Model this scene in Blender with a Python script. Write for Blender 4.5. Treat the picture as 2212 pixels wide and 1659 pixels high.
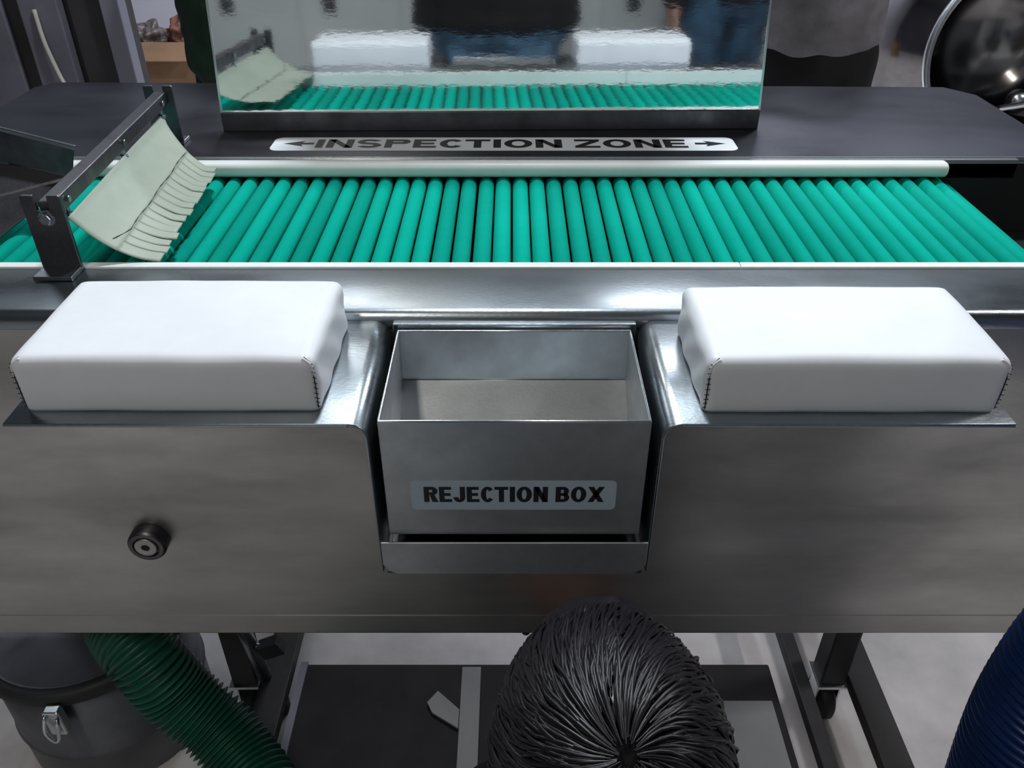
import bpy, bmesh, math, random
from mathutils import Vector, Matrix, Euler, noise
random.seed(7)
R = math.radians
sc = bpy.context.scene
C = sc.collection
for o in list(bpy.data.objects): bpy.data.objects.remove(o)

# ------------------------------------------------------------------ camera, world, lights, exposure
cam_d = bpy.data.cameras.new('camera'); cam = bpy.data.objects.new('camera', cam_d); C.objects.link(cam)
cam.location = (0, 0, 1.373); cam.rotation_euler = (R(90 - 34.6), 0, 0)
cam_d.sensor_width = 36; cam_d.lens = 1800 / 2212 * 36; cam_d.clip_start = .01
sc.camera = cam
w = bpy.data.worlds.new('world'); sc.world = w; w.use_nodes = True
w.node_tree.nodes['Background'].inputs[0].default_value = (.32, .38, .5, 1)
w.node_tree.nodes['Background'].inputs[1].default_value = .05
def area(name, loc, target, sx, sy, power, col=(1, 1, 1)):
    l = bpy.data.lights.new(name, 'AREA'); l.shape = 'RECTANGLE'; l.size = sx; l.size_y = sy; l.energy = power; l.color = col
    o = bpy.data.objects.new(name, l); C.objects.link(o); o.location = loc
    o.rotation_euler = (Vector(target) - Vector(loc)).to_track_quat('-Z', 'Y').to_euler()
    return o
area('ceiling_light', (-.04, 1.78, 2.78), (-.04, 1.0, .9), .26, .12, 36, (.86, .94, 1))
area('fill_light_left', (-1.8, 2.7, 2.7), (-.1, 1.0, .9), .4, .14, 7, (.84, .93, 1))  # added fill for highlights on deck and ledges, not a known lamp
area('fill_light_right', (1.4, 2.9, 2.7), (.1, 1.0, .9), .4, .14, 18, (.84, .93, 1))  # added fill that brightens the right ledge, no real fixture
area('fill_light_rear', (.0, 4.4, 3.05), (0, 3.4, 0), 2.6, .15, 75, (.88, .92, 1))  # added fill for the back wall and the floor behind the table
area('fill_light_side', (2.6, 1.3, 2.9), (.8, 1.0, 0), .5, .15, 26, (1, .96, .97))  # added fill to lift the floor under the right end
area('fill_light_front', (-.7, -.75, 3.0), (-.6, -.75, 0), 1.8, .2, 17, (1, .96, .88))  # added fill for the front floor and the lockers in the mirror
sc.view_settings.view_transform = 'Standard'; sc.view_settings.look = 'None'
sc.view_settings.gamma = 1; sc.view_settings.use_curve_mapping = False
sc.view_settings.exposure = 0.0

# ------------------------------------------------------------------ materials
def mat(name, col, rough=.5, metal=0, **k):
    m = bpy.data.materials.new(name); m.use_nodes = True
    nt = m.node_tree; b = nt.nodes['Principled BSDF']
    b.inputs['Base Color'].default_value = (*col, 1); b.inputs['Roughness'].default_value = rough; b.inputs['Metallic'].default_value = metal
    for kk, v in k.items():
        if kk in ('nscale', 'namt', 'ramt', 'stretch', 'bump', 'bscale', 'col2'): continue
        b.inputs[kk.replace('_', ' ')].default_value = v
    tc = nt.nodes.new('ShaderNodeTexCoord'); mp = nt.nodes.new('ShaderNodeMapping')
    nt.links.new(tc.outputs['Object'], mp.inputs[0]); mp.inputs['Scale'].default_value = k.get('stretch', (1, 1, 1))
    if 'nscale' in k:
        n = nt.nodes.new('ShaderNodeTexNoise'); n.inputs['Scale'].default_value = k['nscale']; n.inputs['Detail'].default_value = 6; n.inputs['Roughness'].default_value = .6
        nt.links.new(mp.outputs[0], n.inputs['Vector'])
        cr = nt.nodes.new('ShaderNodeValToRGB'); nt.links.new(n.outputs[0], cr.inputs[0])
        a = k.get('namt', .2); c2 = k.get('col2', tuple(c * (1 - a) for c in col))
        cr.color_ramp.elements[0].position = .32; cr.color_ramp.elements[1].position = .68
        cr.color_ramp.elements[0].color = (*c2, 1); cr.color_ramp.elements[1].color = (*col, 1)
        nt.links.new(cr.outputs[0], b.inputs['Base Color'])
        if 'ramt' in k:
            mr = nt.nodes.new('ShaderNodeMapRange'); nt.links.new(n.outputs[0], mr.inputs[0])
            mr.inputs[1].default_value = .3; mr.inputs[2].default_value = .7
            mr.inputs[3].default_value = rough + k['ramt']; mr.inputs[4].default_value = rough - k['ramt']
            nt.links.new(mr.outputs[0], b.inputs['Roughness'])
    if 'bump' in k:
        n2 = nt.nodes.new('ShaderNodeTexNoise'); n2.inputs['Scale'].default_value = k.get('bscale', 200); n2.inputs['Detail'].default_value = 3
        nt.links.new(mp.outputs[0], n2.inputs['Vector'])
        bp = nt.nodes.new('ShaderNodeBump'); bp.inputs['Strength'].default_value = k['bump']; bp.inputs['Distance'].default_value = .001
        nt.links.new(n2.outputs[0], bp.inputs['Height']); nt.links.new(bp.outputs[0], b.inputs['Normal'])
    return m
M = {}
M['steel'] = mat('brushed_steel', (.40, .44, .47), .31, 1, nscale=7, namt=.35, ramt=.09, stretch=(.5, 1, 1), bump=.12, bscale=350)
M['panel'] = mat('dull_steel_panel', (.56, .55, .53), .42, 1, nscale=5, namt=.35, ramt=.1, stretch=(.6, 1, 1.8), bump=.12, bscale=350)
M['plate'] = mat('grey_steel_plate', (.12, .12, .145), .36, 1, nscale=6, namt=.3, ramt=.08, stretch=(.5, 1, 1), bump=.12, bscale=350)
M['boxsteel'] = mat('box_steel', (.70, .73, .75), .5, 1, nscale=9, namt=.4, ramt=.08, bump=.08, bscale=300)
M['dark_steel'] = mat('dark_steel', (.16, .155, .17), .42, 1, nscale=20, namt=.4, ramt=.1, bump=.2, bscale=250)
M['edge'] = mat('polished_edge', (.75, .78, .8), .25, 1)
M['mirror'] = mat('mirror_polish', (.72, .74, .74), .045, 1, bump=.035, bscale=60, stretch=(1, 1, 3))
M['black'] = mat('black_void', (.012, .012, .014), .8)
M['rubber'] = mat('black_rubber', (.02, .02, .022), .6)
M['white_plastic'] = mat('white_plastic', (.82, .85, .84), .4, nscale=15, namt=.08)
M['vinyl'] = mat('white_vinyl', (.80, .82, .86), .45, nscale=25, namt=.05, bump=.1, bscale=120)
M['thread'] = mat('black_thread', (.02, .02, .02), .8)
M['sticker'] = mat('sticker_white', (.78, .82, .86), .4)
M['sticker_clear'] = mat('sticker_pale_blue', (.42, .52, .60), .45)
M['ink'] = mat('black_ink', (.012, .012, .014), .5)
M['silicone'] = mat('silicone', (.50, .56, .47), .45, nscale=40, namt=.08, Transmission_Weight=.25, IOR=1.2)
M['concrete'] = mat('concrete_floor', (.78, .74, .73), .55, nscale=6, namt=.3, bump=.4, bscale=40)
M['wall'] = mat('grey_wall', (.24, .26, .27), .7, nscale=2, namt=.2)
M['wall_dark'] = mat('dark_wall', (.10, .105, .125), .8, nscale=2, namt=.3)
M['wall_lilac'] = mat('lilac_wall', (.84, .86, .96), .7, nscale=2, namt=.1)
M['ceil'] = mat('ceiling_dark', (.10, .11, .12), .9)
M['cab_a'] = mat('cabinet_grey', (.20, .19, .24), .55, nscale=5, namt=.4)
M['cab_b'] = mat('cabinet_brown', (.052, .045, .05), .6, nscale=5, namt=.4)
M['cab_c'] = mat('cabinet_edge', (.27, .27, .33), .5, nscale=5, namt=.2)
M['card'] = mat('cardboard', (.36, .21, .12), .8, nscale=6, namt=.3)
M['cloth_red'] = mat('rusty_cloth', (.32, .14, .10), .9, nscale=20, namt=.5)
M['cloth_brown'] = mat('brown_plastic_wrap', (.16, .13, .12), .4, nscale=20, namt=.5)
M['cord'] = mat('cream_cord', (.6, .57, .5), .6)
M['green_knit'] = mat('green_cloth', (.018, .055, .032), .9, nscale=15, namt=.6)
M['grey_knit'] = mat('grey_cloth', (.25, .24, .26), .95, nscale=12, namt=.45, bump=.6, bscale=300)
M['black_cloth'] = mat('black_cloth', (.006, .006, .007), .9, nscale=12, namt=.3)
M['denim'] = mat('blue_denim', (.13, .27, .42), .85, nscale=14, namt=.75, bump=.6, bscale=300)
M['denim_dark'] = mat('dark_denim', (.045, .11, .19), .85, nscale=9, namt=.9)
M['frame'] = mat('dark_painted_frame', (.035, .033, .035), .55, nscale=14, namt=.4)
M['skin'] = mat('skin', (.35, .2, .14), .5, nscale=12, namt=.1)
M['hair'] = mat('black_hair', (.010, .008, .011), .36, Specular_IOR_Level=.45)
M['eye'] = mat('eye_white', (.7, .7, .7), .3)
M['shoe'] = mat('black_leather', (.02, .02, .02), .4)
M['hose_blue'] = mat('blue_hose_plastic', (.006, .035, .16), .28, nscale=10, namt=.4)
M['hose_green'] = mat('green_hose_plastic', (.012, .12, .075), .4, nscale=10, namt=.4)
M['drum'] = mat('grey_drum', (.20, .20, .22), .45, .6, nscale=10, namt=.35)
M['gloss_dark'] = mat('dark_polished_steel', (.35, .33, .33), .12, 1, nscale=3, namt=.5, bump=.1, bscale=8)
M['tray'] = mat('dark_mat', (.022, .018, .022), .8, nscale=15, namt=.5)
M['locker'] = mat('locker_paint', (.52, .55, .54), .5, nscale=4, namt=.15)
M['pale_paint'] = mat('pale_painted_steel', (.30, .31, .31), .6, nscale=10, namt=.2)
M['yellow'] = mat('yellow_tape', (.6, .62, .2), .6)
M['phone'] = mat('phone_glass', (.01, .01, .02), .1)
# rollers: slight differences between pieces
rm = mat('green_roller_sleeve', (.001, .375, .285), .9, Specular_IOR_Level=.06, nscale=60, namt=.06, bump=.25, bscale=900)
nt = rm.node_tree; b = nt.nodes['Principled BSDF']
oi = nt.nodes.new('ShaderNodeObjectInfo'); hs = nt.nodes.new('ShaderNodeHueSaturation'); mr = nt.nodes.new('ShaderNodeMapRange')
nt.links.new(oi.outputs['Random'], mr.inputs[0]); mr.inputs[3].default_value = .82; mr.inputs[4].default_value = 1.15
src = b.inputs['Base Color'].links[0].from_socket
nt.links.new(mr.outputs[0], hs.inputs['Value']); nt.links.new(src, hs.inputs['Color']); nt.links.new(hs.outputs[0], b.inputs['Base Color'])
M['roller'] = rm

# ------------------------------------------------------------------ helpers
def tag(o, label=None, cat=None, group=None, kind=None):
    if label: o['label'] = label
    if cat: o['category'] = cat
    if group: o['group'] = group
    if kind: o['kind'] = kind
    return o
def empty(name, loc=(0, 0, 0), rz=0, label=None, cat=None, group=None):
    o = bpy.data.objects.new(name, None); C.objects.link(o); o.location = loc; o.rotation_euler = (0, 0, rz); o.empty_display_size = .05
    return tag(o, label, cat, group)
def link(name, me, m, parent=None, smooth=False):
    if m is not None: me.materials.append(m)
    if smooth: me.polygons.foreach_set('use_smooth', [True] * len(me.polygons))
    o = bpy.data.objects.new(name, me); C.objects.link(o)
    if parent:
        o.parent = parent
        o.matrix_parent_inverse = parent_world(parent).inverted()
    return o
def parent_world(p):
    m = p.matrix_basis.copy()
    if p.parent: m = parent_world(p.parent) @ p.matrix_parent_inverse @ m
    return m
def obj(name, bm, m, parent=None, smooth=False, bevel=0, seg=2):
    bmesh.ops.recalc_face_normals(bm, faces=bm.faces)
    me = bpy.data.meshes.new(name); bm.to_mesh(me); bm.free()
    o = link(name, me, m, parent, smooth)
    if bevel:
        md = o.modifiers.new('bevel', 'BEVEL'); md.width = bevel; md.segments = seg; md.limit_method = 'ANGLE'; md.angle_limit = R(35)
        if smooth: me.polygons.foreach_set('use_smooth', [True] * len(me.polygons))
    return o
def bx(bm, x0, x1, y0, y1, z0, z1, mtx=None):
    v = [bm.verts.new((x, y, z)) for z in (z0, z1) for y in (y0, y1) for x in (x0, x1)]
    for f in ((0, 1, 3, 2), (4, 6, 7, 5), (0, 4, 5, 1), (1, 5, 7, 3), (3, 7, 6, 2), (2, 6, 4, 0)): bm.faces.new([v[i] for i in f])
    if mtx is not None: bmesh.ops.transform(bm, matrix=mtx, verts=v)
    return v
def box(name, x0, x1, y0, y1, z0, z1, m, parent=None, bevel=.001, smooth=False, seg=2):
    bm = bmesh.new(); bx(bm, x0, x1, y0, y1, z0, z1); return obj(name, bm, m, parent, smooth, bevel, seg)
def prism(bm, pts, vec):
    a = [bm.verts.new(p) for p in pts]; b_ = [bm.verts.new(Vector(p) + Vector(vec)) for p in pts]
    bm.faces.new(a); bm.faces.new(b_[::-1])
    n = len(pts)
    for i in range(n): bm.faces.new((a[i], b_[i], b_[(i + 1) % n], a[(i + 1) % n]))
def cyl(bm, p0, p1, r0, r1=None, n=24, cap=True):
    p0, p1 = Vector(p0), Vector(p1); r1 = r0 if r1 is None else r1
    q = (p1 - p0).to_track_quat('Z', 'Y'); rings = []
    for p, r in ((p0, r0), (p1, r1)):
        rings.append([bm.verts.new(p + q @ Vector((r * math.cos(2 * math.pi * i / n), r * math.sin(2 * math.pi * i / n), 0))) for i in range(n)])
    for i in range(n): bm.faces.new((rings[0][i], rings[0][(i + 1) % n], rings[1][(i + 1) % n], rings[1][i]))
    if cap: bm.faces.new(rings[0][::-1]); bm.faces.new(rings[1])
def lathe(bm, prof, p0, axis, n=48, close=False):
    q = Vector(axis).to_track_quat('Z', 'Y'); p0 = Vector(p0); rings = []
    for r, h in prof:
        if r < 1e-6: rings.append([bm.verts.new(p0 + q @ Vector((0, 0, h)))])
        else: rings.append([bm.verts.new(p0 + q @ Vector((r * math.cos(2 * math.pi * i / n), r * math.sin(2 * math.pi * i / n), h))) for i in range(n)])
    pairs = list(zip(rings[:-1], rings[1:])) + ([(rings[-1], rings[0])] if close else [])
    for a, b_ in pairs:
        for i in range(n):
            j = (i + 1) % n
            if len(a) == 1 and len(b_) == 1: continue
            if len(a) == 1: bm.faces.new((a[0], b_[i], b_[j]))
            elif len(b_) == 1: bm.faces.new((a[i], a[j], b_[0]))
            else: bm.faces.new((a[i], a[j], b_[j], b_[i]))
def spline(pts, n):
    pts = [Vector(p) for p in pts]; P = [2 * pts[0] - pts[1]] + pts + [2 * pts[-1] - pts[-2]]; out = []
    for s in range(n + 1):
        t = s / n * (len(pts) - 1); i = min(int(t), len(pts) - 2); t -= i
        a, b_, c, d = P[i:i + 4]
        out.append(.5 * ((2 * b_) + (-a + c) * t + (2 * a - 5 * b_ + 4 * c - d) * t * t + (-a + 3 * b_ - 3 * c + d) * t ** 3))
    return out
def tube(bm, path, rad, n=12, cap=True):
    rings = []; up = Vector((0, 0, 1)); nrm = None
    for i, p in enumerate(path):
        t = (path[min(i + 1, len(path) - 1)] - path[max(i - 1, 0)]).normalized()
        if nrm is None:
            nrm = t.orthogonal().normalized()
        nrm = (nrm - t * nrm.dot(t)).normalized(); bn = t.cross(nrm)
        r = rad(i) if callable(rad) else rad
        rings.append([bm.verts.new(p + r * (math.cos(2 * math.pi * k / n) * nrm + math.sin(2 * math.pi * k / n) * bn)) for k in range(n)])
    for a, b_ in zip(rings[:-1], rings[1:]):
        for k in range(n): bm.faces.new((a[k], a[(k + 1) % n], b_[(k + 1) % n], b_[k]))
    if cap: bm.faces.new(rings[0][::-1]); bm.faces.new(rings[-1])
def struct(name, bm, m, bevel=0):
    o = obj(name, bm, m, None, False, bevel); o['kind'] = 'structure'; return o
def glyph(ch, W, t, tv):
    """block capital in the box 0..W x 0..1; t = stem width, tv = bar height; returns convex-ish polygons"""
    Q = []
    rect = lambda x0, y0, x1, y1: Q.append([(x0, y0), (x1, y0), (x1, y1), (x0, y1)])
    def arc(cx, cy, rx, ry, a0, a1, n=14, tx=t, ty=tv):
        for i in range(n):
            a, b_ = R(a0 + (a1 - a0) * i / n), R(a0 + (a1 - a0) * (i + 1) / n)
            Q.append([(cx + rx * math.cos(a), cy + ry * math.sin(a)), (cx + rx * math.cos(b_), cy + ry * math.sin(b_)), (cx + (rx - tx) * math.cos(b_), cy + (ry - ty) * math.sin(b_)), (cx + (rx - tx) * math.cos(a), cy + (ry - ty) * math.sin(a))])
    if ch == 'I': rect(W / 2 - t / 2, 0, W / 2 + t / 2, 1)
    if ch == 'E': rect(0, 0, t, 1); rect(t, 0, W, tv); rect(t, 1 - tv, W * .96, 1); rect(t, .5 - tv / 2, W * .9, .5 + tv / 2)
    if ch == 'T': rect(W / 2 - t / 2, 0, W / 2 + t / 2, 1 - tv); rect(0, 1 - tv, W, 1)
    if ch == 'N': rect(0, 0, t, 1); rect(W - t, 0, W, 1); Q.append([(t * .0, 1), (t * 1.05, 1), (W, 0), (W - t * 1.05, 0)])
    if ch == 'X': Q.append([(0, 0), (t * 1.1, 0), (W - 0, 1), (W - t * 1.1, 1)]); Q.append([(W, 0), (W - t * 1.1, 0), (0, 1), (t * 1.1, 1)])
    if ch == 'Z': rect(0, 0, W, tv); rect(0, 1 - tv, W, 1); Q.append([(0, tv), (t * 1.3, tv), (W, 1 - tv), (W - t * 1.3, 1 - tv)])
    if ch == 'O': arc(W / 2, .5, W / 2, .515, 0, 360, 36)
    if ch == 'C': arc(W / 2, .5, W / 2, .515, 38, 322, 30)
    if ch == 'J': rect(W - t, .32, W, 1); arc(W / 2, .32, W / 2, .335, 180, 360, 16)
    if ch in 'PRB':
        rect(0, 0, t, 1); yb = .46 if ch != 'B' else .5; h_ = (1 - yb + (tv * .5 if ch == 'B' else 0)) / 2; cy = 1 - h_; xr = W - h_ * .9 if W > h_ * 1.6 else W * .5
        rect(t, 1 - tv, xr, 1); rect(t, cy - h_, xr, cy - h_ + tv); arc(xr, cy, W * (.96 if ch == 'B' else 1) - xr, h_, -90, 90)
    if ch == 'R': Q.append([(W * .42, .44), (W * .42 + t * .9, .48), (W * 1.04, 0), (W * 1.04 - t * 1.15, 0)])
    if ch == 'B': h_ = (.5 + tv * .5) / 2; xr = W - h_ * .9 if W > h_ * 1.6 else W * .5; rect(t, 0, xr, tv); arc(xr, h_, W - xr, h_, -90, 90)
    if ch == 'S':
        h_ = (.5 + tv / 2) / 2 + .004
        arc(W / 2, 1 - h_ + .01, W / 2, h_, 25, 270, 20); arc(W / 2, h_ - .01, W / 2, h_, -155, 90, 20)
    return Q
def text_mesh(name, s, m, parent, mtx, wid, hei, W, t, tv, gap, space):
    X = 0; polys = []
    for ch in s:
        if ch == ' ': X += space; continue
        w_ = t if ch == 'I' else W * {'J': .86, 'X': 1.2, 'E': .92, 'O': 1.12, 'N': 1.05, 'C': .98}.get(ch, 1)
        polys += [[(X + x, y) for x, y in q] for q in glyph(ch, w_, t, tv)]; X += w_ * (.90 if ch == 'C' else 1) + gap
    X -= gap; bm = bmesh.new()
    for q in polys:
        c = [mtx @ Vector(((x / X - .5) * wid, (y - .5) * hei, 0)) for x, y in q]
        try: bm.faces.new([bm.verts.new(p) for p in c])
        except ValueError: pass
    me = bpy.data.meshes.new(name); bm.to_mesh(me); bm.free()
    return link(name, me, m, parent)
def rrect(w_, h_, r, n=6):
    p = []
    for cx, cy, a0 in ((w_ / 2 - r, h_ / 2 - r, 0), (-w_ / 2 + r, h_ / 2 - r, 90), (-w_ / 2 + r, -h_ / 2 + r, 180), (w_ / 2 - r, -h_ / 2 + r, 270)):
        for i in range(n + 1): p.append((cx + r * math.cos(R(a0 + 90 * i / n)), cy + r * math.sin(R(a0 + 90 * i / n))))
    return p

# ------------------------------------------------------------------ the room
bm = bmesh.new(); bx(bm, -3.2, 3.4, -2.2, 5.2, -.1, 0); struct('floor', bm, M['concrete'])
bm = bmesh.new(); bx(bm, -3.2, 3.4, 5.2, 5.3, 0, 3.2); struct('wall_back', bm, M['wall_lilac'])
bm = bmesh.new(); bx(bm, -3.2, 3.4, -2.3, -2.2, 0, 3.2); struct('wall_front', bm, M['wall'])
bm = bmesh.new(); bx(bm, -3.3, -3.2, -2.3, 5.3, 0, 3.2); struct('wall_left', bm, M['wall_dark'])
bm = bmesh.new(); bx(bm, 3.4, 3.5, -2.3, 5.3, 0, 3.2); struct('wall_right', bm, M['wall_dark'])
bm = bmesh.new(); bx(bm, -3.3, 3.5, -2.3, 5.3, 3.2, 3.3); struct('ceiling', bm, M['ceil'])

# ------------------------------------------------------------------ the conveyor table
Z = .93
T = empty('inspection_conveyor', (0, .775, 0), 0, 'long stainless steel inspection table with a bed of green rollers', 'conveyor')
XL, XR = -.925, .865
# front deck: top sheet with a soft bent edge running into the apron
bm = bmesh.new()
prof = [(.880, Z - .02), (.880, Z), (.786, Z)]
for i in range(1, 7): prof.append((.786 - .011 * math.sin(R(15 * i)), Z - .011 + .011 * math.cos(R(15 * i))))
prof += [(.775, Z - .02), (.778, Z - .02)]
for i in range(6, 0, -1): prof.append((.786 - .008 * math.sin(R(15 * i)), Z - .011 + .008 * math.cos(R(15 * i))))
prof += [(.786, Z - .003), (.877, Z - .003), (.877, Z - .02)]
prism(bm, [(XL, y, z) for y, z in prof], (XR - XL, 0, 0)); obj('front_deck', bm, M['steel'], T, True, .0003)
for o_ in (T.children[-1],) if T.children else (): pass
# apron, in two plates left and right of the cradle opening, plus the strip below it
bm = bmesh.new(); bx(bm, XL, XR, .775, .777, .447, Z - .02); obj('apron_panel', bm, M['panel'], T)
bm = bmesh.new(); prism(bm, [(XL, .7745, .4475), (XL, .790, .4455), (XL, .790, .407), (XL, .7745, .407)], (XR - XL, 0, 0)); obj('bottom_rail', bm, M['panel'], T, False, .0025)
# back plate with clipped corners and folded inner lip
bm = bmesh.new()
prism(bm, [(XL, 1.262, Z - .003), (XR + .01, 1.262, Z - .003), (XR + .01, 1.60, Z - .003), (XR - .03, 1.655, Z - .003), (XL + .03, 1.69, Z - .003), (XL, 1.655, Z - .003)], (0, 0, .003))
obj('back_plate', bm, M['plate'], T, False, .001)
box('inner_lip', XL, XR, 1.259, 1.262, Z - .12, Z + .0004, M['edge'], T, .0005)
box('back_skirt', XL + .04, XR - .03, 1.60, 1.603, Z - .10, Z - .003, M['plate'], T)
box('end_skirt', XL, XL + .003, .79, 1.64, Z - .12, Z - .003, M['panel'], T)
box('end_skirt', XR - .003, XR, .79, 1.60, Z - .12, Z - .003, M['panel'], T)
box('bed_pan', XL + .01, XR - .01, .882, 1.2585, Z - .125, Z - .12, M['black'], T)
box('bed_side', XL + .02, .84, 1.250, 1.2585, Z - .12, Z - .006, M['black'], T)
# white guide strips
for a, b_ in ((XL + .01, .268), (.2688, XR - .01)):
    box('front_guide_strip', a, b_, .8800, .8925, Z - .026, Z + .0025, M['white_plastic'], T, .001)
bm = bmesh.new()
pr = rrect(.028, .022, .0095, 6); prism(bm, [(-.70, 1.240 + y, Z - .0110 + z) for y, z in pr], (.70 + .665, 0, 0))
pr2 = rrect(.018, .014, .006, 5)
gr = obj('back_guide_rail', bm, M['white_plastic'], T, True, .004, 3)
box('back_rail_channel', -.80, .78, 1.250, 1.2585, Z - .03, Z - .001, M['edge'], T, .0005)
# rollers
def roller_mesh():
    bm = bmesh.new(); r = .0118; L = .362
    lathe(bm, [(0, 0), (r - .0022, 0), (r, .0022), (r, L - .0022), (r - .0022, L), (0, L)], (0, 0, 0), (0, 1, 0), 28)
    bmesh.ops.recalc_face_normals(bm, faces=bm.faces)
    me = bpy.data.meshes.new('roller'); bm.to_mesh(me); bm.free(); me.materials.append(M['roller'])
    me.polygons.foreach_set('use_smooth', [True] * len(me.polygons)); return me
rme = roller_mesh(); bm = bmesh.new(); cyl(bm, (0, -.006, 0), (0, .368, 0), .004, n=10); sme = bpy.data.meshes.new('shaft'); bm.to_mesh(sme); bm.free(); sme.materials.append(M['dark_steel'])
pitch = .0258; x = -.0135 - 30 * pitch; spots = []
while x < .634: spots.append((x, 0)); x += pitch
# the bed turns down over the end sprocket
xs = spots[-1][0]
for k in range(1, 5):
    a = R(20 * k); spots.append((xs + .070 * math.sin(a), -.070 * (1 - math.cos(a))))
for x, dz in spots:
    o = bpy.data.objects.new('roller', rme); C.objects.link(o); o.parent = T
    o.matrix_parent_inverse = T.matrix_basis.inverted()
    o.location = (x + random.uniform(-.0006, .0006), .8935 + random.uniform(-.0004, .0004), Z - .0345 + dz + random.uniform(-.0006, .0006)); 
    s = bpy.data.objects.new('shaft', sme); C.objects.link(s); s.parent = o
# lower frame: legs, casters and rails
def caster(x, y, par, r=.04):
    bm = bmesh.new(); lathe(bm, [(0, -.014), (r - .006, -.014), (r, -.009), (r, .009), (r - .006, .014), (0, .014)], (x, y, r), (1, 0, 0), 28); c = obj('caster_wheel', bm, M['rubber'], par, True)
    bm = bmesh.new(); bx(bm, x - .021, x - .017, y - .018, y + .018, r - .01, .098); bx(bm, x + .017, x + .021, y - .018, y + .018, r - .01, .098); bx(bm, x - .028, x + .028, y - .028, y + .028, .096, .102); cyl(bm, (x - .023, y, r), (x + .023, y, r), .006, n=12)
    obj('caster_fork', bm, M['edge'], c, False, .0008)
for x in (-.47, .565):
    for y in (.93, 1.52):
        box('leg', x - .022, x + .022, y - .022, y + .022, .10, .80 if y < 1 else .925, M['frame'], T, .003)
        caster(x, y, T)
for x in (-.47, .565):
    box('lower_side_rail', x + .028, x + .078, .55 if x > 0 else .80, 1.56, .09, .115, M['frame'], T, .002)
box('inner_side_rail', .497, .522, .62, 1.50, .09, .115, M['frame'], T, .002)
box('upper_side_rail', -.49, -.45, .79, 1.54, .80, .84, M['frame'], T, .002)
box('upper_side_rail', .545, .585, .79, 1.54, .80, .84, M['frame'], T, .002)
# knob on the apron
kx, kz = -.4665, .598
bm = bmesh.new(); lathe(bm, [(0, 0), (.0235, 0), (.0245, .003), (.0245, .016), (.022, .0195), (.0165, .0195), (.0165, .015), (0, .015)], (kx, .775, kz), (0, -1, 0), 40)
kn = obj('knob', bm, M['dark_steel'], T, True, .0006)
bm = bmesh.new(); lathe(bm, [(0, .015), (.0145, .015), (.0145, .0192), (.0135, .0202), (.0052, .0202), (.0046, .017), (0, .0165)], (kx - .0005, .775, kz), (0, -1, 0), 36)
obj('cap_screw', bm, M['panel'], kn, True, .0004)
bm = bmesh.new(); cyl(bm, (kx - .0005, .7558, kz), (kx - .0005, .7545, kz), .0046, n=6); obj('hex_socket', bm, M['black'], kn)
# three small screws on the apron / under the rail
bm = bmesh.new(); cyl(bm, (.02, .782, .408), (.02, .782, .401), .006, n=12); obj('rail_screw', bm, M['dark_steel'], T)

# ledges that carry the arm pads, one bent sheet with the U-shaped cradle
def ledge(name, xo, xi, s):
    # s = +1: cradle side lies at larger x (left ledge); profile in xz bent down at the cradle
    r = .017; cx = xi - s * r; prof = [(xo, .921), (cx, .921)]
    for i in range(1, 9): prof.append((cx + s * r * math.sin(R(90 * i / 8)), .921 - r + r * math.cos(R(90 * i / 8))))
    prof.append((xi, .732)); prof.append((xi - s * .0025, .732))
    for i in range(8, 0, -1): prof.append((cx + s * (r - .0025) * math.sin(R(90 * i / 8)), .921 - r + (r - .0025) * math.cos(R(90 * i / 8))))
    prof += [(cx, .9185), (xo, .9185)]
    bm = bmesh.new()
    yf = .592
    vs = []
    prism(bm, [(x_, yf, z_) for x_, z_ in prof], (0, .775 - yf, 0))
    o = obj(name, bm, M['steel'], T, True, .0006)
    return o
ledge('pad_ledge', -.4555, -.1305, 1)
ledge('pad_ledge', .4510, .1355, -1)
bm = bmesh.new()
prism(bm, [(-.4555, .5915, .9195), (-.147, .5915, .9195), (-.147, .5915, .9172), (-.4555, .5915, .9172)], (0, .0018, 0)); obj('ledge_hem', bm, M['steel'], T, False, .0006)
bm = bmesh.new()
prism(bm, [(.451, .5915, .9195), (.152, .5915, .9195), (.152, .5915, .9172), (.451, .5915, .9172)], (0, .0018, 0)); obj('ledge_hem', bm, M['steel'], T, False, .0006)
# cradle trough below the box
bm = bmesh.new()
prism(bm, [(-.131, .592, .772), (.136, .592, .772), (.136, .592, .742), (.131, .592, .733), (.122, .592, .728), (-.117, .592, .728), (-.126, .592, .733), (-.131, .592, .742)], (0, .0025, 0))
obj('cradle_lip', bm, M['boxsteel'], T, False, .0008)
box('cradle_floor', -.1275, .1325, .5935, .775, .728, .731, M['dark_steel'], T, .0005)
box('cradle_back', -.1275, .1325, .7665, .7745, .731, .9215, M['steel'], T, .001)

# sticker with the zone name on the back plate
sx0, sx1, sy0, sy1 = -.3845, .3585, 1.2885, 1.352
bm = bmesh.new(); prism(bm, [((sx0 + sx1) / 2 + px, (sy0 + sy1) / 2 + py, Z + .0002) for px, py in rrect(sx1 - sx0, sy1 - sy0, .014)], (0, 0, .0004)); st = obj('zone_sticker', bm, M['sticker'], T)
text_mesh('lettering', 'INSPECTION ZONE', M['ink'], st, Matrix.Translation((-.0165, 1.3215, Z + .0008)), .595, .040, 1.0, .30, .22, .13, .38)
for s, xt in ((-1, -.367), (1, .343)):
    bm = bmesh.new(); pts = [(xt, 0), (xt - s * .034, .0135), (xt - s * .029, .0045), (xt - s * .049, .0045), (xt - s * .049, -.0045), (xt - s * .029, -.0045), (xt - s * .034, -.0135)]
    if s > 0: pts = pts[::-1]
    prism(bm, [(px, 1.3215 + py, Z + .0006) for px, py in pts], (0, 0, .0002)); obj('arrow', bm, M['ink'], st)

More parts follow.
